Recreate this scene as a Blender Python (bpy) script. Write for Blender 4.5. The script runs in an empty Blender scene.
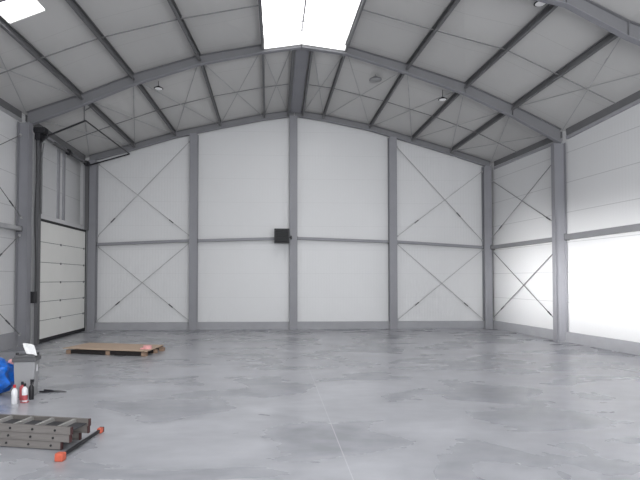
import bpy, bmesh, math, random
from mathutils import Vector, Matrix
random.seed(4)
sc = bpy.context.scene
C = sc.collection
V = Vector

# ------------------------------------------------------------------ materials
def mat(name, col, rough=.6, metal=0., var=0., scale=3., bump=0., spec=.5, stretch=(1, 1, 1), emit=None, estr=0.):
    m = bpy.data.materials.new(name); m.use_nodes = True
    nt = m.node_tree; b = nt.nodes['Principled BSDF']
    b.inputs['Base Color'].default_value = (*col, 1); b.inputs['Roughness'].default_value = rough
    b.inputs['Metallic'].default_value = metal; b.inputs['Specular IOR Level'].default_value = spec
    if emit:
        b.inputs['Emission Color'].default_value = (*emit, 1); b.inputs['Emission Strength'].default_value = estr
    if var or bump:
        tc = nt.nodes.new('ShaderNodeTexCoord'); mp = nt.nodes.new('ShaderNodeMapping'); mp.inputs['Scale'].default_value = stretch
        n = nt.nodes.new('ShaderNodeTexNoise'); n.inputs['Scale'].default_value = scale; n.inputs['Detail'].default_value = 5
        nt.links.new(tc.outputs['Object'], mp.inputs['Vector']); nt.links.new(mp.outputs['Vector'], n.inputs['Vector'])
        if var:
            r = nt.nodes.new('ShaderNodeMapRange'); r.inputs['From Min'].default_value = .3; r.inputs['From Max'].default_value = .7
            r.inputs['To Min'].default_value = 1 - var; r.inputs['To Max'].default_value = 1 + var
            mx = nt.nodes.new('ShaderNodeVectorMath'); mx.operation = 'SCALE'; mx.inputs[0].default_value = col
            nt.links.new(n.outputs['Fac'], r.inputs['Value']); nt.links.new(r.outputs['Result'], mx.inputs['Scale'])
            nt.links.new(mx.outputs['Vector'], b.inputs['Base Color'])
        if bump:
            bp = nt.nodes.new('ShaderNodeBump'); bp.inputs['Strength'].default_value = bump; bp.inputs['Distance'].default_value = .01
            nt.links.new(n.outputs['Fac'], bp.inputs['Height']); nt.links.new(bp.outputs['Normal'], b.inputs['Normal'])
    return m

def panel_mat(name, col, axis, pitch, off, width=.012, dark=.72, rough=.4, rib_axis=None, rib=0.09):
    """sandwich panels: thin dark joints every pitch metres along an axis, faint ribs along the other"""
    m = mat(name, col, rough, var=0)
    nt = m.node_tree; b = nt.nodes['Principled BSDF']; N = nt.nodes.new; L = nt.links.new
    tc = N('ShaderNodeTexCoord'); sx = N('ShaderNodeSeparateXYZ'); L(tc.outputs['Object'], sx.inputs[0])
    def line(ax, p, o, w):
        a = N('ShaderNodeMath'); a.operation = 'SUBTRACT'; L(sx.outputs[ax], a.inputs[0]); a.inputs[1].default_value = o - p / 2
        pp = N('ShaderNodeMath'); pp.operation = 'PINGPONG'; L(a.outputs[0], pp.inputs[0]); pp.inputs[1].default_value = p / 2
        c = N('ShaderNodeMath'); c.operation = 'GREATER_THAN'; L(pp.outputs[0], c.inputs[0]); c.inputs[1].default_value = p / 2 - w / 2
        return c
    j = line(axis, pitch, off, width)
    n = N('ShaderNodeTexNoise'); n.inputs['Scale'].default_value = .35; n.inputs['Detail'].default_value = 2; L(tc.outputs['Object'], n.inputs['Vector'])
    r = N('ShaderNodeMapRange'); r.inputs['To Min'].default_value = .94; r.inputs['To Max'].default_value = 1.06; L(n.outputs['Fac'], r.inputs['Value'])
    k = N('ShaderNodeMath'); k.operation = 'MULTIPLY_ADD'; L(j.outputs[0], k.inputs[0]); k.inputs[1].default_value = dark - 1; L(r.outputs['Result'], k.inputs[2])
    out = k
    if rib_axis:
        w = N('ShaderNodeMath'); w.operation = 'MULTIPLY'; L(sx.outputs[rib_axis], w.inputs[0]); w.inputs[1].default_value = 2 * math.pi / rib
        s = N('ShaderNodeMath'); s.operation = 'SINE'; L(w.outputs[0], s.inputs[0])
        bp = N('ShaderNodeBump'); bp.inputs['Strength'].default_value = .18; bp.inputs['Distance'].default_value = .004
        L(s.outputs[0], bp.inputs['Height']); L(bp.outputs['Normal'], b.inputs['Normal'])
    mx = N('ShaderNodeVectorMath'); mx.operation = 'SCALE'; mx.inputs[0].default_value = col; L(out.outputs[0], mx.inputs['Scale'])
    L(mx.outputs['Vector'], b.inputs['Base Color'])
    return m

def floor_mat():
    m = mat('polished_concrete', (.3, .3, .32), .38, spec=.8)
    nt = m.node_tree; b = nt.nodes['Principled BSDF']; N = nt.nodes.new; L = nt.links.new
    tc = N('ShaderNodeTexCoord'); mp = N('ShaderNodeMapping'); mp.inputs['Scale'].default_value = (.6, 1.0, 1); L(tc.outputs['Object'], mp.inputs['Vector'])
    n = N('ShaderNodeTexNoise'); n.inputs['Scale'].default_value = 1.1; n.inputs['Detail'].default_value = 9; n.inputs['Distortion'].default_value = .6; L(mp.outputs[0], n.inputs['Vector'])
    n2 = N('ShaderNodeTexNoise'); n2.inputs['Scale'].default_value = 5.; n2.inputs['Detail'].default_value = 5; L(mp.outputs[0], n2.inputs['Vector'])
    ad = N('ShaderNodeMath'); ad.operation = 'MULTIPLY_ADD'; L(n2.outputs['Fac'], ad.inputs[0]); ad.inputs[1].default_value = .35; L(n.outputs['Fac'], ad.inputs[2])
    cr = N('ShaderNodeValToRGB'); e = cr.color_ramp.elements
    e[0].position = .45; e[0].color = (.235, .24, .262, 1); e[1].position = .92; e[1].color = (.45, .455, .485, 1)
    L(ad.outputs[0], cr.inputs[0])
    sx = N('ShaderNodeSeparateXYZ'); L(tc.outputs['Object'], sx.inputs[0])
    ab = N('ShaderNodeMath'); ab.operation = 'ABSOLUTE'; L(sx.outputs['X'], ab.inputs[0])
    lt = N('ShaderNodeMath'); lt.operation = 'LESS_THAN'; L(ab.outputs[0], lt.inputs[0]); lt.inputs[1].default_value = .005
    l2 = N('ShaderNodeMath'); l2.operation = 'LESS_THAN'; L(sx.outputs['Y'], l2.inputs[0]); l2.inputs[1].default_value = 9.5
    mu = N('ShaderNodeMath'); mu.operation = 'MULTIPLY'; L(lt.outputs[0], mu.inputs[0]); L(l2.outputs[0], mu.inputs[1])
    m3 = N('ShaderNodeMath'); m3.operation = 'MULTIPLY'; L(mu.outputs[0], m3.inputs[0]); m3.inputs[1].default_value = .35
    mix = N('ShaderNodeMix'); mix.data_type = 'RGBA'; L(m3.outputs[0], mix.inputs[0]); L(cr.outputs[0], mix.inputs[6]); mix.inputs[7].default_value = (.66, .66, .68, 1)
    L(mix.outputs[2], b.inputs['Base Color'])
    r = N('ShaderNodeMapRange'); r.inputs['To Min'].default_value = .2; r.inputs['To Max'].default_value = .36; L(n.outputs['Fac'], r.inputs['Value']); L(r.outputs[0], b.inputs['Roughness'])
    bp = N('ShaderNodeBump'); bp.inputs['Strength'].default_value = .05; bp.inputs['Distance'].default_value = .01; L(n.outputs['Fac'], bp.inputs['Height']); L(bp.outputs[0], b.inputs['Normal'])
    return m

M = dict(
    floor=floor_mat(),
    wall_b=panel_mat('white_wall_panel_back', (.66, .66, .665), 'Z', .762, .25, rib_axis='X', width=.010, dark=.9),
    wall_s=panel_mat('white_wall_panel_side', (.68, .68, .685), 'Z', .762, .25, rib_axis='Y', width=.016, dark=.72),
    roof=panel_mat('pale_roof_panel', (.56, .553, .54), 'Y', 1.17, .4, width=.014, dark=.86, rib_axis='X', rib=.25, rough=.55),
    plinth=mat('painted_plinth', (.33, .33, .35), .6, var=.05, scale=4),
    steel=mat('grey_painted_steel', (.25, .25, .27), .5, var=.04, scale=2),
    steel_l=mat('pale_galvanised_steel', (.42, .42, .43), .42, metal=.3, var=.06, scale=5),
    steel_r=mat('grey_painted_rafter', (.2, .2, .21), .5, var=.04, scale=2),
    purlin=mat('dark_grey_purlin', (.15, .15, .155), .55, var=.05, scale=3),
    rod=mat('grey_steel_rod', (.38, .38, .385), .55),
    tie=mat('dull_steel_tie', (.19, .19, .19), .6),
    turn=mat('dark_turnbuckle', (.06, .06, .065), .5),
    door=mat('white_door_section', (.8, .795, .76), .5, var=.02, scale=2),
    black=mat('black_rubber', (.012, .012, .014), .6),
    bplast=mat('black_plastic', (.01, .01, .013), .5),
    guide=mat('dark_galvanised_guide', (.13, .13, .135), .45, metal=.3),
    curb=mat('white_skylight_curb', (.75, .75, .75), .5),
    sky=mat('translucent_skylight_sheet', (.9, .9, .9), .5, emit=(1, 1, 1), estr=4.0),
    upstand_glow=mat('self_lit_upstand', (.85, .85, .85), .5, emit=(1, 1, 1), estr=.75),  # emission paints the blown-out glow at the skylight end
    ply=mat('plywood', (.5, .375, .28), .65, var=.12, scale=3, stretch=(.5, 5, 1)),
    wood=mat('raw_pallet_wood', (.30, .2, .14), .75, var=.15, scale=5),
    woodk=mat('gap_shade_board', (.015, .011, .011), .8, var=.1),  # near-black colour paints the shade in the gap below the plywood
    woodd=mat('underside_shade_wood', (.06, .035, .028), .8, var=.2, scale=5),  # pallet wood darkened, shade below the sheet put into the colour
    pink=mat('pink_white_label', (.75, .38, .38), .6, var=.25, scale=30),
    bin=mat('grey_plastic_bin', (.3, .3, .31), .5, var=.03),
    binlid=mat('dark_grey_plastic_lid', (.09, .09, .095), .45),
    paper=mat('white_paper', (.72, .72, .72), .7, var=.08, scale=40),
    blue=mat('blue_polythene', (.01, .12, .5), .28, var=.6, scale=9, bump=.6),
    wbot=mat('white_bottle_plastic', (.75, .75, .77), .35),
    red=mat('red_plastic', (.5, .03, .035), .4),
    dred=mat('red_label', (.45, .08, .09), .5),
    alu=mat('weathered_aluminium', (.2, .185, .175), .55, metal=.2, var=.08, scale=8, stretch=(1, 8, 8)),
    rung=mat('dark_ribbed_rung', (.035, .035, .04), .6),
    alu_l=mat('bright_aluminium', (.34, .33, .32), .45, metal=.3),
    cap=mat('brown_red_end_cap', (.05, .018, .018), .6),
    orange=mat('orange_rubber_foot', (.5, .1, .055), .5, var=.12, scale=20),
    lamp_b=mat('black_lamp_body', (.008, .008, .008), .5),
    lamp_d=mat('frosted_lamp_lens', (.75, .75, .75), .4, emit=(1, 1, 1), estr=.12),
    lamp_g=mat('grey_lamp_lens', (.36, .36, .36), .5),
    zinc=mat('zinc_fan', (.3, .3, .31), .4, metal=.5),
)

# ------------------------------------------------------------------ helpers
def obj(name, bm, m, parent=None, smooth=False):
    me = bpy.data.meshes.new(name)
    bmesh.ops.recalc_face_normals(bm, faces=bm.faces)
    bm.to_mesh(me); bm.free()
    if smooth:
        for p in me.polygons: p.use_smooth = True
        try: me.set_sharp_from_angle(angle=math.radians(40))
        except Exception: pass
    me.materials.append(M[m])
    o = bpy.data.objects.new(name, me); C.objects.link(o)
    if parent is not None: o.parent = parent
    return o
def tag(o, label, cat, group=None):
    o['label'] = label; o['category'] = cat
    if group: o['group'] = group
    return o
def thing(name, label, cat, loc=(0, 0, 0), rz=0, group=None):
    o = bpy.data.objects.new(name, None); C.objects.link(o); o.location = loc; o.rotation_euler = (0, 0, rz)
    o.empty_display_size = .1
    return tag(o, label, cat, group)
def struct(name, bm, m, smooth=False):
    o = obj(name, bm, m, None, smooth); o['kind'] = 'structure'; return o
def box(bm, x0, x1, y0, y1, z0, z1, bev=0):
    r = bmesh.ops.create_cube(bm, size=1)
    for v in r['verts']:
        v.co = V(((x0 + x1) / 2 + v.co.x * (x1 - x0), (y0 + y1) / 2 + v.co.y * (y1 - y0), (z0 + z1) / 2 + v.co.z * (z1 - z0)))
    if bev:
        es = list({e for v in r['verts'] for e in v.link_edges})
        bmesh.ops.bevel(bm, geom=es, offset=bev, segments=2, affect='EDGES', profile=.6)
    return r['verts']
def BX(*a, **k):
    bm = bmesh.new(); box(bm, *a, **k); return bm
def obox(bm, a, b, w, h, up=V((0, 0, 1)), bev=0):
    """box along a->b, width w sideways, height h along up"""
    a, b = V(a), V(b); d = b - a; L = d.length; d.normalize()
    s = d.cross(up).normalized(); u = s.cross(d)
    n0 = box(bm, -w / 2, w / 2, 0, L, -h / 2, h / 2, bev) if not bev else None
    if bev:
        n = len(bm.verts); box(bm, -w / 2, w / 2, 0, L, -h / 2, h / 2, bev); bm.verts.ensure_lookup_table(); n0 = bm.verts[n:]
    for v in n0: v.co = a + s * v.co.x + d * v.co.y + u * v.co.z
def tube(bm, pts, r, seg=8, caps=True):
    pts = [V(p) for p in pts]; rings = []
    rs = r if isinstance(r, (list, tuple)) else [r] * len(pts)
    t0 = (pts[1] - pts[0]).normalized(); ref = V((0, 0, 1)) if abs(t0.z) < .9 else V((1, 0, 0))
    for i, p in enumerate(pts):
        t = (pts[min(i + 1, len(pts) - 1)] - pts[max(i - 1, 0)]).normalized()
        s = t.cross(ref).normalized(); u = s.cross(t).normalized()
        rings.append([bm.verts.new(p + rs[i] * (s * math.cos(2 * math.pi * k / seg) + u * math.sin(2 * math.pi * k / seg))) for k in range(seg)])
    for a, b in zip(rings, rings[1:]):
        for k in range(seg): bm.faces.new((a[k], a[(k + 1) % seg], b[(k + 1) % seg], b[k]))
    if caps: bm.faces.new(rings[0][::-1]); bm.faces.new(rings[-1])
def TB(*a, **k):
    bm = bmesh.new(); tube(bm, *a, **k); return bm
def lathe(prof, seg=20, loc=(0, 0, 0)):
    bm = bmesh.new(); rings = []
    for r, z in prof:
        rings.append([bm.verts.new((loc[0] + r * math.cos(2 * math.pi * k / seg), loc[1] + r * math.sin(2 * math.pi * k / seg), loc[2] + z)) for k in range(seg)])
    for a, b in zip(rings, rings[1:]):
        for k in range(seg): bm.faces.new((a[k], a[(k + 1) % seg], b[(k + 1) % seg], b[k]))
    bm.faces.new(rings[0][::-1]); bm.faces.new(rings[-1]); return bm
def lerp(x, xs, zs):
    if x <= xs[0]: return zs[0]
    for i in range(len(xs) - 1):
        if x <= xs[i + 1]: return zs[i] + (zs[i + 1] - zs[i]) * (x - xs[i]) / (xs[i + 1] - xs[i])
    return zs[-1]

# ------------------------------------------------------------------ frame geometry (metres)
YB, Y2 = 15.9, 12.4
def YA(x): return 8.5 if x > 0 else 8.5 + .105 * x         # near frame stands a little askew
# x, top z of the roof steel along each frame: eave, four purlins, ridge, four purlins, eave
FB = dict(x=[-6.4, -5.0, -3.74, -2.33, -.95, .03, .98, 2.48, 3.84, 5.12, 6.42], z=[5.47, 5.87, 6.26, 6.58, 6.87, 7.01, 6.88, 6.58, 6.2, 5.83, 5.43])
F2 = dict(x=[-6.62, -5.32, -4.09, -2.48, -.93, .06, 1.2, 2.75, 4.24, 5.46, 6.72], z=[5.66, 6.13, 6.64, 7.15, 7.45, 7.6, 7.46, 7.04, 6.58, 6.05, 5.44])
FA = dict(x=[-6.6, -5.34, -4.25, -2.72, -.97, .08, 1.28, 2.92, 4.54, 5.66, 7.12], z=[5.6, 6.1, 6.55, 6.98, 7.45, 7.58, 7.44, 7.03, 6.72, 6.19, 5.69])
FZ = dict(x=[-6.6, -5.34, -4.25, -2.75, -.97, .08, 1.28, 2.92, 4.6, 5.75, 7.6], z=[5.6, 6.1, 6.55, 6.98, 7.45, 7.58, 7.44, 7.04, 6.74, 6.25, 5.8])
def yof(F, x):
    return YB if F is FB else Y2 if F is F2 else YA(x) if F is FA else -4.0
def P(F, i, dz=0.): return V((F['x'][i], yof(F, F['x'][i]), F['z'][i] + dz))

def xr(y): return 6.42 + .1 * (YB - y) if y < YB else 6.42    # inside face of the right wall
XL = -6.42
def xl(y): return XL - .05 * max(0, min(1, (YB - y) / 3.5)) if y > Y2 else XL - .05
YE = -4.0

# ------------------------------------------------------------------ room shell
bm = bmesh.new(); box(bm, -9, 10, YE, YB + .3, -.2, 0); struct('floor', bm, 'floor')
# back wall follows the gable
bm = bmesh.new()
xs = [-6.75] + FB['x'][1:-1] + [6.85]; zs = [lerp(x, FB['x'], FB['z']) + .03 for x in xs]
zs[0] = 5.4; zs[-1] = 5.35
fr = [bm.verts.new((x, YB + .14, z)) for x, z in zip(xs, zs)] + [bm.verts.new((xs[-1], YB + .14, 0)), bm.verts.new((xs[0], YB + .14, 0))]
f = bm.faces.new(fr); r = bmesh.ops.extrude_face_region(bm, geom=[f])
for v in [g for g in r['geom'] if isinstance(g, bmesh.types.BMVert)]: v.co.y += .12
struct('wall_back', bm, 'wall_b')
# side walls
def wall_strip(pts, z0, z1s, th):
    bm = bmesh.new(); a = []
    for (x, y), z1 in zip(pts, z1s):
        a.append([bm.verts.new((x, y, z0)), bm.verts.new((x, y, z1)), bm.verts.new((x + th, y, z1)), bm.verts.new((x + th, y, z0))])
    for p, q in zip(a, a[1:]):
        for k in range(4): bm.faces.new((p[k], p[(k + 1) % 4], q[(k + 1) % 4], q[k]))
    bm.faces.new(a[0]); bm.faces.new(a[-1][::-1]); return bm
WL = -6.72; 
def XRo(y): return xr(y) + .07
ys = [YE, 8.5, Y2, YB + .14]
struct('wall_left', wall_strip([(WL, y) for y in ys], 0, [5.6, 5.6, 5.62, 5.42], -.12), 'wall_s')
struct('wall_right', wall_strip([(XRo(y), y) for y in ys], 0, [5.78, 5.68, 5.42, 5.38], .12), 'wall_s')
# plinths
bm = BX(-6.7, 6.7, YB + .06, YB + .14, 0, .235); struct('baseboard_back', bm, 'plinth')
struct('baseboard_right', wall_strip([(XRo(y) - .06, y) for y in (YE, 8.5, Y2, YB + .06)], 0, [.26] * 4, .06), 'plinth')
struct('baseboard_left', wall_strip([(WL + .06, y) for y in (YE, 12.2)], 0, [.36] * 2, -.06), 'plinth')

# roof sheets with the openings of the two skylights
SKYY = 12.2
def roof_grid():
    bm = bmesh.new()
    Fs = [(FZ, None), (FA, None), ('cut', 9.0), (F2, None), (FB, None)]
    def row(F, y):
        if F != 'cut': return [P(F, i, .012) for i in range(11)]
        t = (y - 8.5) / (Y2 - 8.5)
        return [V((FA['x'][i] * (1 - t) + F2['x'][i] * t, y, FA['z'][i] * (1 - t) + F2['z'][i] * t + .012)) for i in range(11)]
    rows = [row(F, y) for F, y in Fs]
    last = [V((p.x, YB + .3, p.z - .03)) for p in rows[-1]]; rows.append(last)
    for r_ in rows:                                   # run out over the side walls
        r_.insert(0, V((r_[0].x - .4, r_[0].y, r_[0].z - .13))); r_.append(V((r_[-1].x + .5, r_[-1].y, r_[-1].z - .18)))
    return rows
rows = roof_grid()
bm = bmesh.new()
vs = [[bm.verts.new(p) for p in r_] for r_ in rows]
def sky_cell(j, i): return (j < 3 and i in (5, 6))
for j in range(len(rows) - 1):
    for i in range(12):
        if sky_cell(j, i): continue
        if j == 1 and i == 2: continue
        if j in (0, 1) and i == 2: continue
        bm.faces.new((vs[j][i], vs[j][i + 1], vs[j + 1][i + 1], vs[j + 1][i]))
# strip left of and right of the left skylight: near cells are half sheet, half skylight
def mid(j, t): return rows[j][2].lerp(rows[j][3], t)
for j in (0, 1):
    a = [mid(j, .58), rows[j][3], rows[j + 1][3], mid(j + 1, .58)]
    bm.faces.new([bm.verts.new(p) for p in a])
r = bmesh.ops.extrude_face_region(bm, geom=list(bm.faces))
for v in [g for g in r['geom'] if isinstance(g, bmesh.types.BMVert)]: v.co.z += .1
struct('ceiling', bm, 'roof')
# ridge skylight: two translucent sheets, glazing bars and a curb
def slab(quads, th=.03):
    bm = bmesh.new()
    for q in quads: bm.faces.new([bm.verts.new(p) for p in q])
    bmesh.ops.remove_doubles(bm, verts=bm.verts, dist=.001)
    r = bmesh.ops.extrude_face_region(bm, geom=list(bm.faces))
    for v in [g for g in r['geom'] if isinstance(g, bmesh.types.BMVert)]: v.co.z += th
    return bm
up = V((0, 0, .16))
win = struct('window_1', slab([[rows[j][i] + up, rows[j][i + 1] + up, rows[j + 1][i + 1] + up, rows[j + 1][i] + up] for j in range(3) for i in (5, 6)]), 'sky')
bm = bmesh.new()
for i in (5, 7):
    for j in range(3):
        obox(bm, rows[j][i] + V((0, 0, .07)), rows[j + 1][i] + V((0, 0, .07)), .05, .2)
for i in (5, 6): obox(bm, rows[3][i] + V((0, -.2, .1)), rows[3][i + 1] + V((0, -.2, .1)), .04, .13)
obj('curb', bm, 'curb', win)
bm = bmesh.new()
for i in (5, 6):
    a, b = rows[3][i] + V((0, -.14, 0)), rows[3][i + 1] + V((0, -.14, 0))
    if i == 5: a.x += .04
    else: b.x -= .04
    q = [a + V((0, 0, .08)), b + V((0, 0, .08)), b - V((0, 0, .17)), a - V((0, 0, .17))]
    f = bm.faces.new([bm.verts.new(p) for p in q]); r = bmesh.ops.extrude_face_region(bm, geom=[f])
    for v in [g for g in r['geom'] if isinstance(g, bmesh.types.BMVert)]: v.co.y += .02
obj('glow_upstand', bm, 'upstand_glow', win)  # added glowing panel covering the rafter web, skylight glare painted as emission
bm = bmesh.new()
for j in range(3): obox(bm, rows[j][6] + V((0, 0, .14)), rows[j + 1][6] + V((0, 0, .14)), .045, .04)
for y in (11.75, 9.0, 6.0):
    t = (y - 8.5) / 3.9
    pr = [(FA['x'][i] * (1 - t) + F2['x'][i] * t, y, FA['z'][i] * (1 - t) + F2['z'][i] * t + .15) for i in (4, 5, 6)]
    for a, b in zip(pr, pr[1:]): obox(bm, a, b, .03, .03)
obj('glazing_bar', bm, 'steel_l', win)
win = struct('window_2', slab([[rows[j][2] + V((0, 0, .03)), mid(j, .58) + V((0, 0, .03)), mid(j + 1, .58) + V((0, 0, .03)), rows[j + 1][2] + V((0, 0, .03))] for j in (0, 1)]), 'sky')

# ------------------------------------------------------------------ steel frames
def rafter(name, F, idx, label, dep, flange=.13, m='steel_r', dy=0.):
    """one half of a portal rafter: web, flanges and ridge/eave plates; dep = depth at each index"""
    t = thing(name, label, 'rafter')
    tops = [P(F, i, -.005) + V(((0 if i != 5 else .015 if idx[0] == 5 else -.015), dy, 0)) for i in idx]; bots = [p - V((0, 0, dep[k])) for k, p in enumerate(tops)]
    bm = bmesh.new()
    for k in range(len(idx) - 1):
        q = [tops[k], tops[k + 1], bots[k + 1], bots[k]]
        a = [bm.verts.new(p + V((0, -.006, 0))) for p in q]; b = [bm.verts.new(p + V((0, .006, 0))) for p in q]
        bm.faces.new(a); bm.faces.new(b[::-1])
        for n in range(4): bm.faces.new((a[n], b[n], b[(n + 1) % 4], a[(n + 1) % 4]))
    obj('web', bm, m, t)
    for nm, L_, off in (('top_flange', tops, -.006), ('bottom_flange', bots, .006)):
        bm = bmesh.new()
        for a, b in zip(L_, L_[1:]): obox(bm, a + V((0, 0, off)), b + V((0, 0, off)), flange, .012)
        obj(nm, bm, m if nm[0] == 't' else 'steel', t)
    # stiffener plates where the purlins land
    for k in range(1, len(idx) - 1):
        bm = bmesh.new(); p = (tops[k] + bots[k]) / 2; box(bm, p.x - .005, p.x + .005, p.y - flange / 2 + .01, p.y + flange / 2 - .01, bots[k].z + .01, tops[k].z - .01)
        obj('stiffener', bm, m, t)
    return t
L6, R6 = list(range(0, 6)), list(range(5, 11))
dB = [.19] * 6; d2 = [.34, .28, .26, .23, .2, .2]
rafter('rafter', FB, L6, 'grey steel rafter along the top of the back wall, left slope', dB, .12)
rafter('rafter', FB, R6, 'grey steel rafter along the top of the back wall, right slope', dB[::-1], .12)
rafter('rafter', F2, L6, 'grey steel rafter in mid ceiling, rising from the column beside the door to the ridge', d2)
rafter('rafter', F2, R6, 'grey steel rafter in mid ceiling, falling from the ridge to the right wall column', [.2, .2, .24, .28, .3, .36])
rafter('rafter', FA, L6, 'nearest grey steel rafter over the left slope', d2)
rafter('rafter', FA, R6, 'nearest grey steel rafter, at the top right of the photo', [.2, .2, .24, .27, .3, .36])

def column(x, y, ztop, label, ax, dep=.26, wid=.16, m='steel', flm=None):
    """I section column; ax='x': web runs across the room, ax='y': web runs towards the back wall"""
    t = thing('steel_column', label, 'column', (x, y, 0))
    t2 = .010
    def bx(nm, a, b, c, d, mm):   # along depth axis a..b, width axis c..d
        bm = BX(a, b, c, d, .012, ztop) if ax == 'x' else BX(c, d, a, b, .012, ztop)
        return obj(nm, bm, mm, t)
    bx('web', -dep / 2 + t2, dep / 2 - t2, -.005, .005, m)
    bx('flange', -dep / 2, -dep / 2 + t2, -wid / 2, wid / 2, flm or m)
    bx('flange', dep / 2 - t2, dep / 2, -wid / 2, wid / 2, m)
    e = .02
    bm = BX(-dep / 2 - e, dep / 2 + e, -wid / 2 - e, wid / 2 + e, 0, .012) if ax == 'x' else BX(-wid / 2 - e, wid / 2 + e, -dep / 2 - e, dep / 2 + e, 0, .012)
    obj('base_plate', bm, m, t)
    for sx in (-1, 1):
        for sy in (-1, 1):
            px, py = (dep * .3 * sx, wid * .3 * sy) if ax == 'x' else (wid * .3 * sx, dep * .3 * sy)
            obj('anchor_bolt', TB([(px, py, .012), (px, py, .045)], .012, 6), 'rod', t)
    return t
PX = [-6.28, -3.15, 0.0, 3.2, 6.3]
nm = ['in the far left corner beside the roller door frame', 'between the left braced bay and the plain bay of the back wall', 'in the middle of the back wall, beside the black heater', 'on the left edge of the right braced bay of the back wall', 'in the far right corner']
for x, n_ in zip(PX, nm):
    column(x, YB, lerp(x, FB['x'], FB['z']) - .2, 'grey steel column standing ' + n_, 'y', .2, .25)
column(-6.56, Y2 - .24, 5.33, 'grey steel column on the left wall, at the near side of the door', 'x', .26, .2, flm='steel')
column(6.66, Y2, 5.08, 'pale grey steel column on the right wall, between plain and braced panels', 'x', .3, .16)

# ------------------------------------------------------------------ purlins
def purlin(F, G, i, j, label, m='purlin', side=1, dx=0., h=.15, w=.055, ga=.08, gb=.08, dz=0., nm='purlin', cat='purlin'):
    a, b = P(F, i), P(G, j if j is not None else i)
    d = (b - a).normalized(); a = a + d * ga; b = b - d * gb
    a += V((dx, 0, dz)); b += V((dx, 0, dz))
    bm = bmesh.new(); zc = V((0, 0, -h / 2 - .012))
    s = V((side, 0, 0))
    obox(bm, a + zc, b + zc, .006, h)                       # web
    for z_ in (-.015, -h - .009): obox(bm, a + s * w / 2 + V((0, 0, z_)), b + s * w / 2 + V((0, 0, z_)), w, .006)
    for z_ in (-.025, -h + .002): obox(bm, a + s * w + V((0, 0, z_)), b + s * w + V((0, 0, z_)), .005, .02)
    o = obj(nm, bm, m); tag(o, label, cat); return o
pn = {1: 'second from the left wall', 2: 'third from the left wall', 3: 'fourth from the left wall', 4: 'just left of the ridge skylight line', 6: 'just right of the ridge skylight line',
      7: 'fourth from the right wall', 8: 'third from the right wall', 9: 'second from the right wall'}
bays = [(F2, FB, 'in the far bay'), (FA, F2, 'in the middle bay'), (FZ, FA, 'in the bay above the camera')]
for bi, (F, G, bn) in enumerate(bays):
    if bi == 2: continue
    for i, n_ in pn.items():
        purlin(F, G, i, i, 'dark grey roof purlin %s, %s' % (n_, bn), side=1 if i < 5 else -1, w=.05 if bi == 0 else .06, h=.14 if bi == 0 else .15)
for (F, G, bn) in bays[:2]:
    # eave members under the edge of the roof
    for i, wn in ((0, 'left'), (10, 'right')):
        a, b = P(F, i), P(G, i)
        sx = 1 if i == 0 else -1
        t = thing('eave_beam', 'eave beam along the top of the %s wall %s' % (wn, bn), 'beam')
        bm = bmesh.new(); o1 = V((-.12 * sx, .1, -.1)); o2 = V((-.12 * sx, -.1, -.1)); obox(bm, a + o1, b + o2, .06, .17); obj('channel', bm, 'purlin', t)
        bm = bmesh.new(); o1 = V((-.12 * sx, .1, -.24)); o2 = V((-.12 * sx, -.1, -.24)); obox(bm, a + o1, b + o2, .09, .09, bev=.02); obj('tube', bm, 'steel_l' if i == 0 and F is FA else 'plinth', t)
# ridge pair and the pale strip between them, far bay
for dx_, s_, n_ in ((-.17, -1, 'left'), (.25, 1, 'right')):
    purlin(F2, FB, 5, 5, 'dark ridge purlin on the %s of the pale ridge strip, far bay' % n_, dx=dx_, side=s_, h=.17, w=.05, dz=-.05)
bm = bmesh.new(); obox(bm, P(F2, 5) + V((.04, .08, -.1)), P(FB, 5) + V((.04, -.08, -.1)), .36, .012)
tag(obj('ridge_strip', bm, 'steel'), 'pale metal strip closing the ridge between the two ridge purlins', 'ridge strip')

# ------------------------------------------------------------------ roof bracing
def rod(bm, a, b, r=.010): tube(bm, [a, b], r, 6)
names = ['next to the left wall', 'second from the left wall', 'third from the left wall', 'fourth from the left wall', 'left of the ridge strip',
         'right of the ridge strip', 'fourth from the right wall', 'third from the right wall', 'second from the right wall', 'next to the right wall']
def cross(F, G, i, bn):
    a0, a1, b0, b1 = P(F, i), P(F, i + 1), P(G, i), P(G, i + 1)
    z = V((0, 0, -.1)); e = .07
    def q(p, o): return p.lerp(o, e) + z
    if i == 4: a1 = a1 + V((-.2, 0, 0)); b1 = b1 + V((-.2, 0, 0))
    if i == 5: a0 = a0 + V((.28, 0, 0)); b0 = b0 + V((.28, 0, 0))
    t = thing('roof_cross_brace', 'crossed roof bracing rods %s, %s' % (names[i], bn), 'bracing')
    for s, (A, B) in enumerate(((a0, b1), (a1, b0))):
        A2, B2 = A.lerp(B, .04) + z, B.lerp(A, .04) + z
        bm = bmesh.new(); rod(bm, A2 + V((0, 0, .02 * s)), B2 + V((0, 0, .02 * s)), .010)
        ro = obj('rod', bm, 'rod', t)
        if i in (0, 1, 2, 7, 8, 9):
            p = A2.lerp(B2, .2) + V((0, 0, .02 * s)); p2 = A2.lerp(B2, .235) + V((0, 0, .02 * s))
            obj('turnbuckle', TB([p, p2], .015, 6), 'rod', ro)
for i in range(10): cross(F2, FB, i, 'in the far bay')
for i in (0, 9): cross(FA, F2, i, 'in the middle bay')
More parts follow.
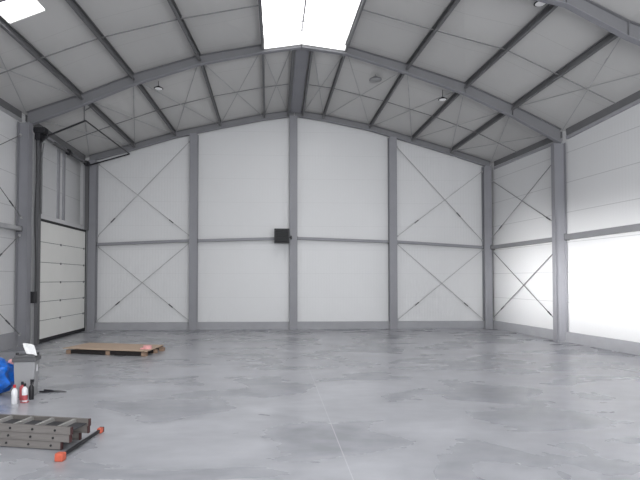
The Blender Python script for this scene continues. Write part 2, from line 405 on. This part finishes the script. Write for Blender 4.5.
for F, G, bn in bays[:2]:
    for sl, idx in (('left', range(0, 6)), ('right', range(5, 11))):
        pts = [(P(F, i) + P(G, i)) / 2 + V((0, 0, -.1)) for i in idx]
        if F is FA: pts = pts[:5] if sl == 'left' else pts[1:]
        pts[0 if sl == 'left' else -1] += V((0, 0, -.09))
        t = thing('tie_rod', 'thin steel tie running across the purlins of the %s slope %s' % (sl, bn), 'tie rod')
        for a, b in zip(pts, pts[1:]):
            d = (b - a).normalized(); g0 = g1 = .014
            if a is pts[0] and sl == 'left': g0 = .12
            if b is pts[-1] and sl == 'right': g1 = .12
            if F is F2 and b is pts[-1] and sl == 'left': g1 = .26
            if F is F2 and a is pts[0] and sl == 'right': g0 = .34
            obj('rod', TB([a + d * g0, b - d * g1], .013, 6), 'tie', t)

# ------------------------------------------------------------------ wall rails and wall bracing
def rail(a, b, label, h=.09, w=.1, m='steel_l'):
    a, b = V(a), V(b); d = (b - a).normalized()
    t = thing('wall_rail', label, 'rail')
    bm = bmesh.new(); obox(bm, a, b, w, h, bev=.012); obj('hollow_section', bm, m, t)
    for p, s in ((a, 1), (b, -1)):
        bm = bmesh.new(); obox(bm, p + d * .012 * s, p, w + .01, h + .03); obj('end_plate', bm, 'turn', t)
    return t
ZR = [2.68, 2.81, 2.90, 2.80, 2.63]
bn_ = ['left braced bay', 'second bay from the left, behind the heater', 'third bay from the left', 'right braced bay']
for i in range(4):
    rail((PX[i] + .13, YB + .02, ZR[i]), (PX[i + 1] - .13, YB + .02, ZR[i + 1]), 'pale steel rail across the back wall, ' + bn_[i], h=.085, w=.12, m='steel')
rail((6.42, YB - .14, 2.62), (6.74, Y2 + .12, 2.64), 'pale horizontal steel rail on the right wall between the corner and the column', h=.11, w=.14, m='steel_r')
rail((6.79, Y2 - .12, 2.66), (7.17, 8.6, 2.7), 'pale horizontal steel rail on the plain part of the right wall', h=.14, w=.16, m='steel_r')
rail((-6.6, Y2 - .36, 2.78), (-6.6, 8.3, 2.78), 'pale horizontal steel rail on the left wall near the door', h=.1, w=.12)

def brace(a, b, label, tb=.2, r=.0095, m='rod'):
    a, b = V(a), V(b)
    t = thing('wall_brace', label, 'bracing')
    obj('rod', TB([a, b], r, 6), m, t)
    p, q = a.lerp(b, tb), a.lerp(b, tb + .045)
    obj('turnbuckle', TB([p, q], .017, 6), 'turn', t)
    for e in (a, b):
        obj('end_lug', BX(e.x - .02, e.x + .02, e.y - .02, e.y + .02, e.z - .03, e.z + .03), 'rod', t)
yb = YB + .0
def xpair(x0, x1, z00, z01, z10, z11, n_, y0=yb, y1=yb, tbs=(.2, .2)):
    # z00: bottom at x0, z01: top at x0
    brace((x0, y0, z00), (x1, y1, z11), 'diagonal rod %s, rising right' % n_, tbs[0])
    brace((x0, y0 + .03, z01), (x1, y1 + .03, z10), 'diagonal rod %s, falling right' % n_, tbs[1])
xpair(-6.12, -3.3, .3, 2.6, .3, 2.72, 'low in the left bay of the back wall', tbs=(.2, .78))
xpair(-6.12, -3.3, 2.95, 5.2, 2.98, 5.95, 'high in the left bay of the back wall', tbs=(.14, .78))
xpair(3.36, 6.15, .3, 2.72, .3, 2.55, 'low in the right bay of the back wall', tbs=(.2, .78))
xpair(3.36, 6.15, 2.98, 5.88, 2.85, 5.1, 'high in the right bay of the back wall', tbs=(.2, .7))
def bracey(a, b, label, tb=.2): brace(a, b, label, tb, m='tie')
bracey((6.42, YB - .14, .36), (6.78, Y2 + .1, 2.5), 'thin brace rod low on the right wall, rising towards the column', .14)
bracey((6.46, YB - .14, 2.45), (6.82, Y2 + .1, .3), 'thin brace rod low on the right wall, falling towards the column', .8)
bracey((6.42, YB - .14, 2.95), (6.78, Y2 + .1, 4.85), 'thin brace rod high on the right wall, rising towards the column', .12)
bracey((6.46, YB - .14, 4.75), (6.82, Y2 + .1, 2.9), 'thin brace rod high on the right wall, falling towards the column', .8)
bracey((-6.56, Y2 - .36, .3), (-6.56, 8.3, 2.65), 'thin brace rod low on the near left wall, dropping to the column foot', .12)
bracey((-6.6, Y2 - .36, 2.62), (-6.6, 8.3, .3), 'thin brace rod low on the near left wall, starting under the rail', .2)
bracey((-6.56, Y2 - .36, 3.05), (-6.56, 8.3, 5.2), 'thin brace rod high on the near left wall, starting above the rail', .1)
bracey((-6.6, Y2 - .36, 5.0), (-6.6, 8.3, 3.0), 'thin brace rod high on the near left wall, starting under the eave', .6)

# ------------------------------------------------------------------ sectional door in the left wall
DX = -6.44; DY0, DY1 = 12.52, 15.7; DZ0, DZ1 = 0.0, 3.08
door = bpy.data.objects.new('door_1', None); C.objects.link(door); door['kind'] = 'structure'; door.location = (DX, (DY0 + DY1) / 2, 0)
door['label'] = 'white sectional door with black seals'
def dch(nm, bm, m, par=door):
    o = obj(nm, bm, m, par); 
    if par is door: o.matrix_parent_inverse = Matrix.Translation(-V(door.location))
    return o
zz = [.1, .56, 1.03, 1.52, 2.02, 2.53, 3.05]
for a, b in zip(zz, zz[1:]):
    s = dch('door_section', BX(DX - .03, DX + .02, DY0 + .04, DY1 - .03, a + .006, b - .006, bev=.006), 'door')
bm = bmesh.new()
for z in zz[1:-1]:
    box(bm, DX - .02, DX + .012, DY0 + .04, DY1 - .03, z - .006, z + .006)
dch('section_joint', bm, 'turn')
bm = bmesh.new()
for z in zz[1:-1]:
    for y in (DY0 + .12, (DY0 + DY1) / 2 - .2, DY1 - .15): box(bm, DX + .018, DX + .03, y - .03, y + .03, z - .035, z + .02)
dch('hinge', bm, 'guide')
dch('bottom_seal', BX(DX - .03, DX + .02, DY0 + .02, DY1 - .03, .01, .1), 'black')
dch('top_seal', BX(DX - .02, DX + .04, DY0, DY1 - .02, 3.05, 3.105), 'black')
dch('side_seal', BX(DX - .02, DX + .03, DY1 - .035, DY1 + .01, .01, 3.1), 'black')
# vertical guides
dch('guide_rail', BX(DX - .02, DX + .1, DY0 - .1, DY0 + .03, 0, 5.1), 'guide')
dch('guide_rail', BX(DX - .02, DX + .08, DY1 + .0, DY1 + .09, 3.1, 5.15), 'guide')
dch('jamb', BX(DX - .1, DX + .02, DY0 - .22, DY0 - .1, 0, 5.1), 'steel_l')
dch('jamb', BX(DX - .1, DX + .02, DY1 + .09, DY1 + .18, 0, 5.15), 'steel_l')
# wall above the door is the same sheet; two slim liner posts stand on it
for k, y in enumerate((14.36, 14.72)):
    tag(obj('liner_post', BX(WL, WL + .05, y - .05, y + .05, 3.26, 5.3), 'plinth'), ('nearer' if k == 0 else 'farther') + ' slim grey post on the wall above the door', 'post')
struct('trim_1', BX(WL + .0, DX - .09, DY0 - .1, DY1 + .1, 3.11, 3.25), 'wall_s')
struct('trim_2', BX(WL + .0, DX - .031, DY0 - .1, DY1 + .1, 0.005, 3.1), 'wall_s')
# torsion shaft with springs, drums, motor
SZ = 5.12; SX = DX + .12
sh = dch('torsion_shaft', TB([(SX, DY0 - .05, SZ), (SX, DY1 + .1, SZ)], .02, 8), 'guide')
bm = bmesh.new()
for y0, y1 in ((13.2, 13.9), (14.35, 15.1)):
    n = 60; tube(bm, [(SX, y0 + (y1 - y0) * k / n, SZ) for k in range(n + 1)], [.042 + .008 * (k % 2) for k in range(n + 1)], 10)
dch('torsion_spring', bm, 'guide')
bm = bmesh.new()
for y in (DY0 + .02, 14.12, 15.45): tube(bm, [(SX, y - .04, SZ), (SX, y + .05, SZ)], .085, 14)
dch('cable_drum', bm, 'bplast')
bm = bmesh.new(); box(bm, DX + .0, DX + .28, DY0 - .22, DY0 - .02, SZ + .02, SZ + .16, bev=.02); box(bm, DX + .03, DX + .15, DY0 - .2, DY0 - .02, SZ - .14, SZ + .04, bev=.01)
dch('motor', bm, 'bplast')
dch('control_box', BX(DX - .0, DX + .09, DY0 - .26, DY0 - .1, 1.02, 1.3, bev=.01), 'bplast')
bm = bmesh.new(); cb = []
for k in range(30):
    t = k / 29; cb.append((DX + .06 + .02 * math.sin(t * 9), DY0 - .17 - .02 * math.sin(t * 5 + 1), SZ - .1 - t * (SZ - 1.35)))
tube(bm, cb, .011, 6); dch('motor_cable', bm, 'bplast')
# curved track above the door: sloped rails reaching into the hall, joined by a cross bar
nearr = [(DX + .05, DY0 - .05, 4.0), (DX + .06, DY0 - .05, 4.7), (DX + .12, DY0 - .05, 4.95), (DX + .3, DY0 - .05, 5.12), (-5.26, DY0 - .05, 5.5)]
dch('track', TB(nearr, .022, 6), 'bplast')
dch('track', TB([(DX + .08, DY1 + .05, 5.13), (-5.12, DY1 + .05, 5.5)], .022, 6), 'bplast')
dch('track_cross_bar', TB([(-5.26, DY0 - .05, 5.5), (-5.12, DY1 + .05, 5.5)], .018, 6), 'bplast')
bm = bmesh.new(); tube(bm, [(-5.3, DY0 - .03, 5.5), (-5.3, DY0 - .03, 6.0)], .014, 6); tube(bm, [(-5.3, DY0 - .03, 5.75), (-5.22, DY0 + .3, 5.98)], .012, 6)
dch('track_hanger', bm, 'guide')
bm = bmesh.new(); tube(bm, [(DX + .17, DY0 - .02, 4.95), (DX + .13, DY0 - .02, 4.6), (DX + .13, DY0 - .02, 3.2)], .016, 6); dch('lift_conduit', bm, 'guide')

# ------------------------------------------------------------------ heater on the middle column
ht = thing('fan_heater', 'black square louvred fan heater mounted left of the middle back wall column', 'heater', (-.375, 15.55, 2.94))
obj('casing', BX(-.235, .235, -.1, .14, -.225, .225, bev=.015), 'bplast', ht)
bm = bmesh.new()
for k in range(8):
    z = -.18 + k * .051
    obox(bm, (-.2, -.115, z), (.2, -.115, z), .035, .006, up=V((0, -.6, 1)))
obj('louvre', bm, 'black', ht)
bm = bmesh.new(); box(bm, .2, .3, .0, .04, -.06, -.02); box(bm, .27, .32, .0, .3, -.09, .01); obj('bracket', bm, 'bplast', ht)
bm = bmesh.new(); bm.free(); obj('fan_shroud', TB([(0, .13, 0), (0, .2, 0)], .17, 20), 'zinc', ht)

# ------------------------------------------------------------------ high bay lamps
def lamp(loc, r, label, cord, lens='lamp_d', body='lamp_b'):
    t = thing('high_bay_lamp', label, 'lamp', loc)
    h = r * .55
    obj('lamp_body', lathe([(r * .3, h * .95), (r * .4, h * .9), (r * .55, h * .5), (r * .97, h * .25), (r, h * .05), (r * .96, 0)], 24), body, t, True)
    obj('lens', lathe([(r * .8, -.001), (r * .78, -h * .08), (r * .5, -h * .16), (r * .05, -h * .2)], 24), lens, t, True)
    obj('cord', TB([(0, 0, h * .9), (0, 0, cord)], .008, 6), body, t)
lamp((-3.59, 12.9, 6.49), .12, 'small black round lamp hanging under the left slope', .2)
lamp((3.83, 12.9, 6.34), .12, 'small black round lamp hanging on a cord under the right slope', .26)
lamp((2.1, 13.2, 6.95), .17, 'flat grey round lamp close under the roof, right of the ridge', .2, 'lamp_g', 'zinc')
lamp((4.3, 8.9, 6.7), .12, 'round lamp at the top edge of the photo on the right', .15)

# ------------------------------------------------------------------ pallet with plywood sheet
PA = math.radians(-15)
pt = thing('wooden_pallet', 'low wooden pallet under the plywood sheet on the far left floor', 'pallet', (-4.02, 11.15, 0), PA)
for x in (-.92, .02, .84):
    for y in (-.38, .05, .38): obj('block', BX(x - .05, x + .05, y - .05, y + .05, 0, .085, bev=.004), 'wood', pt)
for y in (-.41, 0, .41): obj('shade_stringer', BX(-.86, .84, y - .015, y + .015, .012, .095), 'woodk', pt)  # blackened and raised to paint the shaded gap under the sheet
for k in range(7):
    x = -.74 + k * .257; obj('deck_board', BX(x - .05, x + .05, -.40, .40, .095, .108), 'woodd', pt)
ps = thing('plywood_sheet', 'tan plywood sheet lying on the pallet', 'board', (-4.07, 11.15, .1085), PA)
bm = bmesh.new()
vsq = [(-1.0, -.43), (1.0, -.46), (.88, .5), (-1.0, .5)]
lo = [bm.verts.new((x, y, 0)) for x, y in vsq]; hi = [bm.verts.new((x, y, .014)) for x, y in vsq]
bm.faces.new(lo[::-1]); bm.faces.new(hi)
for k in range(4): bm.faces.new((lo[k], lo[(k + 1) % 4], hi[(k + 1) % 4], hi[k]))
obj('panel', bm, 'ply', ps)
tw = thing('tape_roll', 'pink and white roll of tape at the right end of the plywood', 'tape', (-3.3, 10.78, .123))
obj('roll', TB([(0, 0, 0), (0, 0, .07)], .09, 16), 'pink', tw)
obj('loose_tape', BX(-.13, -.05, -.1, .02, 0, .03, bev=.004), 'pink', tw)

# ------------------------------------------------------------------ waste bin, bag, bottles
bn = thing('waste_bin', 'grey square plastic waste bin with darker lid beside the blue bag', 'bin', (-4.03, 7.1, 0), math.radians(10))
bm = bmesh.new(); n = len(bm.verts); box(bm, -.135, .135, -.12, .12, 0, .49, bev=.015)
for v in bm.verts:
    k = .86 + .14 * v.co.z / .49; v.co.x *= k; v.co.y *= k
obj('body', bm, 'bin', bn)
bm = bmesh.new(); box(bm, -.15, .15, -.135, .135, .475, .53, bev=.012); box(bm, -.13, .13, -.115, .115, .525, .56, bev=.012)
obj('lid', bm, 'binlid', bn)
bm = bmesh.new()
for s in (-1, 1): tube(bm, [(s * .13, .03, .555), (s * .13, .03, .58)], .02, 10)
obj('lid_hinge', bm, 'bplast', bn)
obj('handle_label', BX(.128, .135, -.03, .02, .33, .42), 'wbot', bn)
# folded paper standing on the lid
pp = thing('paper_towel', 'crumpled white paper leaning on the bin lid', 'paper', (-3.97, 7.06, .562), math.radians(10))
bm = bmesh.new(); g = 6; grid = []
for a in range(g + 1):
    row = []
    for b in range(g + 1):
        u, w = a / g - .5, b / g
        row.append(bm.verts.new((u * .14 - .06 * w + .03, -.03 + .05 * w + .008 * math.sin(9 * u + 5 * w), .012 + w * .14 - abs(u) * .02 - u * .03)))
    grid.append(row)
for a in range(g):
    for b in range(g): bm.faces.new((grid[a][b], grid[a + 1][b], grid[a + 1][b + 1], grid[a][b + 1]))
r = bmesh.ops.extrude_face_region(bm, geom=list(bm.faces))
for v in [g_ for g_ in r['geom'] if isinstance(g_, bmesh.types.BMVert)]: v.co.y += .012
obj('sheet', bm, 'paper', pp, True)
# blue bag: lumpy crumpled sack
bm = bmesh.new(); bmesh.ops.create_icosphere(bm, subdivisions=4, radius=1)
from mathutils import noise
for v in bm.verts:
    p = v.co.copy(); n1 = noise.noise(p * 1.7 + V((3, 1, 5))); n2 = noise.noise(p * 4.5 + V((7, 2, 1))); n3 = abs(noise.noise(p * 8))
    s = 1 + .22 * n1 + .13 * n2 - .1 * n3
    z = p.z * s
    v.co = V((p.x * s * .38, p.y * s * .3, max(0, .27 + z * .31)))
    if v.co.z > .42: v.co.x += .0; v.co.x *= .82; v.co.x -= (v.co.z - .42) * .5
bg = thing('plastic_bag', 'crumpled bright blue plastic bag at the left edge of the floor', 'bag', (-4.62, 7.15, 0))
obj('sack', bm, 'blue', bg, True)
bm = bmesh.new(); tube(bm, [(-.13, -.02, .52), (-.08, -.05, .60), (-.0, -.07, .55), (.05, -.07, .46)], [.02, .028, .024, .016], 8); obj('tied_neck', bm, 'blue', bg, True)
rg = thing('cloth_rag', 'pale pink rag lying on the blue bag beside the bin', 'rag', (-4.26, 7.2, .42))
bm = bmesh.new(); bmesh.ops.create_icosphere(bm, subdivisions=3, radius=1)
for v in bm.verts:
    p = v.co.copy(); s = 1 + .3 * noise.noise(p * 3); v.co = V((p.x * .07 * s, p.y * .05 * s, .03 + p.z * .035 * s))
obj('fabric', bm, 'pink', rg, True)

def bottle(x, y, h, r, body, cap, label, lab=None, trigger=False, z=0):
    t = thing('spray_bottle' if trigger else 'bottle', label, 'bottle', (x, y, z))
    obj('body', lathe([(r * .92, 0), (r, h * .03), (r, h * .66), (r * .8, h * .74), (r * .4, h * .8), (r * .38, h * .84)], 18), body, t, True)
    obj('cap', lathe([(r * .45, h * .84), (r * .47, h * .86), (r * .45, h * .99), (r * .35, h)], 14), cap, t, True)
    if lab: obj('label', lathe([(r * 1.015, h * .1), (r * 1.02, h * .11), (r * 1.02, h * .36), (r * 1.015, h * .37)], 18), lab, t, True)
    if trigger:
        bm = bmesh.new(); box(bm, -r * .5, r * 1.1, -r * .35, r * .35, h * .97, h * 1.1, bev=.004); box(bm, r * .7, r * .85, -r * .2, r * .2, h * .82, h * .98)
        obj('trigger', bm, cap, t)
bottle(-3.95, 6.62, .245, .036, 'wbot', 'red', 'white bottle with red cap, leftmost of the bottles by the bin')
bottle(-3.86, 6.7, .235, .034, 'wbot', 'bplast', 'white bottle with dark cap and red band in front of the bin', 'dred', z=.0095)
bottle(-3.85, 6.86, .24, .030, 'bplast', 'bplast', 'tall black bottle against the bin front, right of the white ones', None, True)
bottle(-3.96, 6.84, .24, .034, 'dred', 'bplast', 'dark red bottle half hidden behind the white bottles')
td = thing('bottle_tray', 'small red dish under the banded white bottle', 'dish', (-3.86, 6.7, 0))
obj('rim', lathe([(.045, 0), (.05, .003), (.052, .008), (.05, .009)], 20), 'dred', td)
# black long-nosed tool lying on the floor
tl = thing('pliers', 'black handled pliers lying on the floor right of the bin', 'tool', (-3.72, 7.28, 0), math.radians(-10))
obj('handle', TB([(-.2, .05, .012), (-.1, .045, .012), (0, .005, .014)], [.012, .012, .008], 8), 'bplast', tl)
obj('handle', TB([(-.2, -.05, .012), (-.1, -.04, .012), (0, -.005, .014)], [.012, .012, .008], 8), 'bplast', tl)
bm = bmesh.new(); tube(bm, [(-.02, 0, .014), (.03, 0, .014), (.17, .0, .01)], [.014, .02, .006], 8); obj('jaw', bm, 'guide', tl)

# ------------------------------------------------------------------ ladder: three nested sections lying flat
ang = math.radians(-12.5)
LO = V((-2.52, 4.79, 0)); LW = .31; LL = 2.4; RH = .068
wb = 0.003
sec_names = ['bottom aluminium ladder section lying on the floor', 'middle aluminium ladder section of the stack', 'top aluminium ladder section with dark ribbed rungs']
ld = thing('extension_ladder', 'weathered aluminium triple ladder lying folded flat on the floor, lower left', 'ladder', tuple(LO), ang)
for s in range(3):
    z0 = .008 + s * (RH + .003); ex = (-.1, -.01, 0)[s]
    for side, y in (('front', 0.), ('rear', LW)):
        bm = bmesh.new()
        sy = 1 if y == 0 else -1
        # C channel rail
        box(bm, -LL, ex, y - .003, y + .003, z0, z0 + RH)
        box(bm, -LL, ex, min(y, y + sy * .024), max(y, y + sy * .024), z0, z0 + .004)
        box(bm, -LL, ex, min(y, y + sy * .024), max(y, y + sy * .024), z0 + RH - .004, z0 + RH)
        box(bm, -LL, ex, min(y - sy * .006, y), max(y - sy * .006, y), z0 + RH * .1, z0 + RH * .18)
        box(bm, -LL, ex, min(y - sy * .006, y), max(y - sy * .006, y), z0 + RH * .82, z0 + RH * .9)
        rl = obj('rail', bm, 'alu', ld)
        obj('end_cap', BX(ex - .004, ex + .009, min(y - .006, y + sy * .026), max(y + .006, y + sy * .026), z0 - .002, z0 + RH + .001, bev=.003), 'cap', rl)
        bm = bmesh.new()
        for k in range(10):
            x = -.2 - k * .235 + .02 * s
            tube(bm, [(x, y - sy * .004, z0 + RH / 2), (x, y - sy * .010, z0 + RH / 2)], .011, 10)
        obj('rivet', bm, 'black', rl)
    for k in range(10):
        x = -.2 - k * .235 + .02 * s
        obj('rung', BX(x - .016, x + .016, .003, LW - .003, z0 + RH / 2 - .016, z0 + RH - .006 if s == 2 else z0 + RH / 2 + .016, bev=.003), 'alu_l', ld)
bm = bmesh.new()
for k in range(9):
    x = -.2 - k * .235
    for q in range(4): box(bm, x - .19 + q * .04, x - .165 + q * .04, .03, LW - .03, .21, .216)
ww = obj('tread_plate', BX(-LL + .1, -.02, .026, LW - .026, .168, .178), 'rung', ld)
bm.free()
pa, pb = V((-2.51, 4.55, .035)), V((-2.43, 5.31, .032))
bm = bmesh.new(); obox(bm, pa, pb, .022, .03, bev=.004); sb = obj('stabiliser_bar', bm, 'bplast', ld); sb.matrix_parent_inverse = (Matrix.Translation(LO) @ Matrix.Rotation(ang, 4, 'Z')).inverted()
d = (pb - pa).normalized()
bm = bmesh.new(); obox(bm, pa - d * .04, pa + d * .03, .075, .07, bev=.012); obj('foot', bm, 'orange', sb)
bm = bmesh.new(); obox(bm, pb - d * .02, pb + d * .04, .045, .05, bev=.008); obj('foot', bm, 'orange', sb)
bm = bmesh.new(); obox(bm, pb + d * .04, pb + d * .055, .045, .05, bev=.002); obj('foot_plug', bm, 'bplast', sb)

# ------------------------------------------------------------------ light
def area(name, loc, target, sx, sy, power, spread=180, col=(1, 1, 1)):
    l = bpy.data.lights.new(name, 'AREA'); l.shape = 'RECTANGLE'; l.size = sx; l.size_y = sy; l.energy = power; l.color = col; l.spread = math.radians(spread)
    o = bpy.data.objects.new(name, l); C.objects.link(o); o.location = loc
    o.rotation_euler = (V(target) - V(loc)).to_track_quat('-Z', 'Y').to_euler(); return o
area('gate_daylight', (1.6, -3.9, 2.4), (2.6, 12, 1.0), 8, 4.0, 720, 150, (.96, .98, 1))
area('side_door_daylight', (-5.5, 2.2, 1.35), (6.9, 12.6, 1.5), 7.5, .7, 100, 16)
w = bpy.data.worlds.new('World'); sc.world = w; w.use_nodes = True
w.node_tree.nodes['Background'].inputs[0].default_value = (.85, .9, 1, 1); w.node_tree.nodes['Background'].inputs[1].default_value = .6

# ------------------------------------------------------------------ camera
cam = bpy.data.cameras.new('camera'); co = bpy.data.objects.new('camera', cam); C.objects.link(co)
cam.sensor_width = 36; cam.lens = 500 / 640 * 36; cam.shift_x = .034; cam.shift_y = .0414; cam.clip_end = 200
co.location = (-.64, 0, 1.6); co.rotation_euler = (math.radians(90) + .025, 0, -.05)
sc.camera = co
sc.view_settings.view_transform = 'Standard'; sc.view_settings.look = 'None'; sc.view_settings.exposure = 0
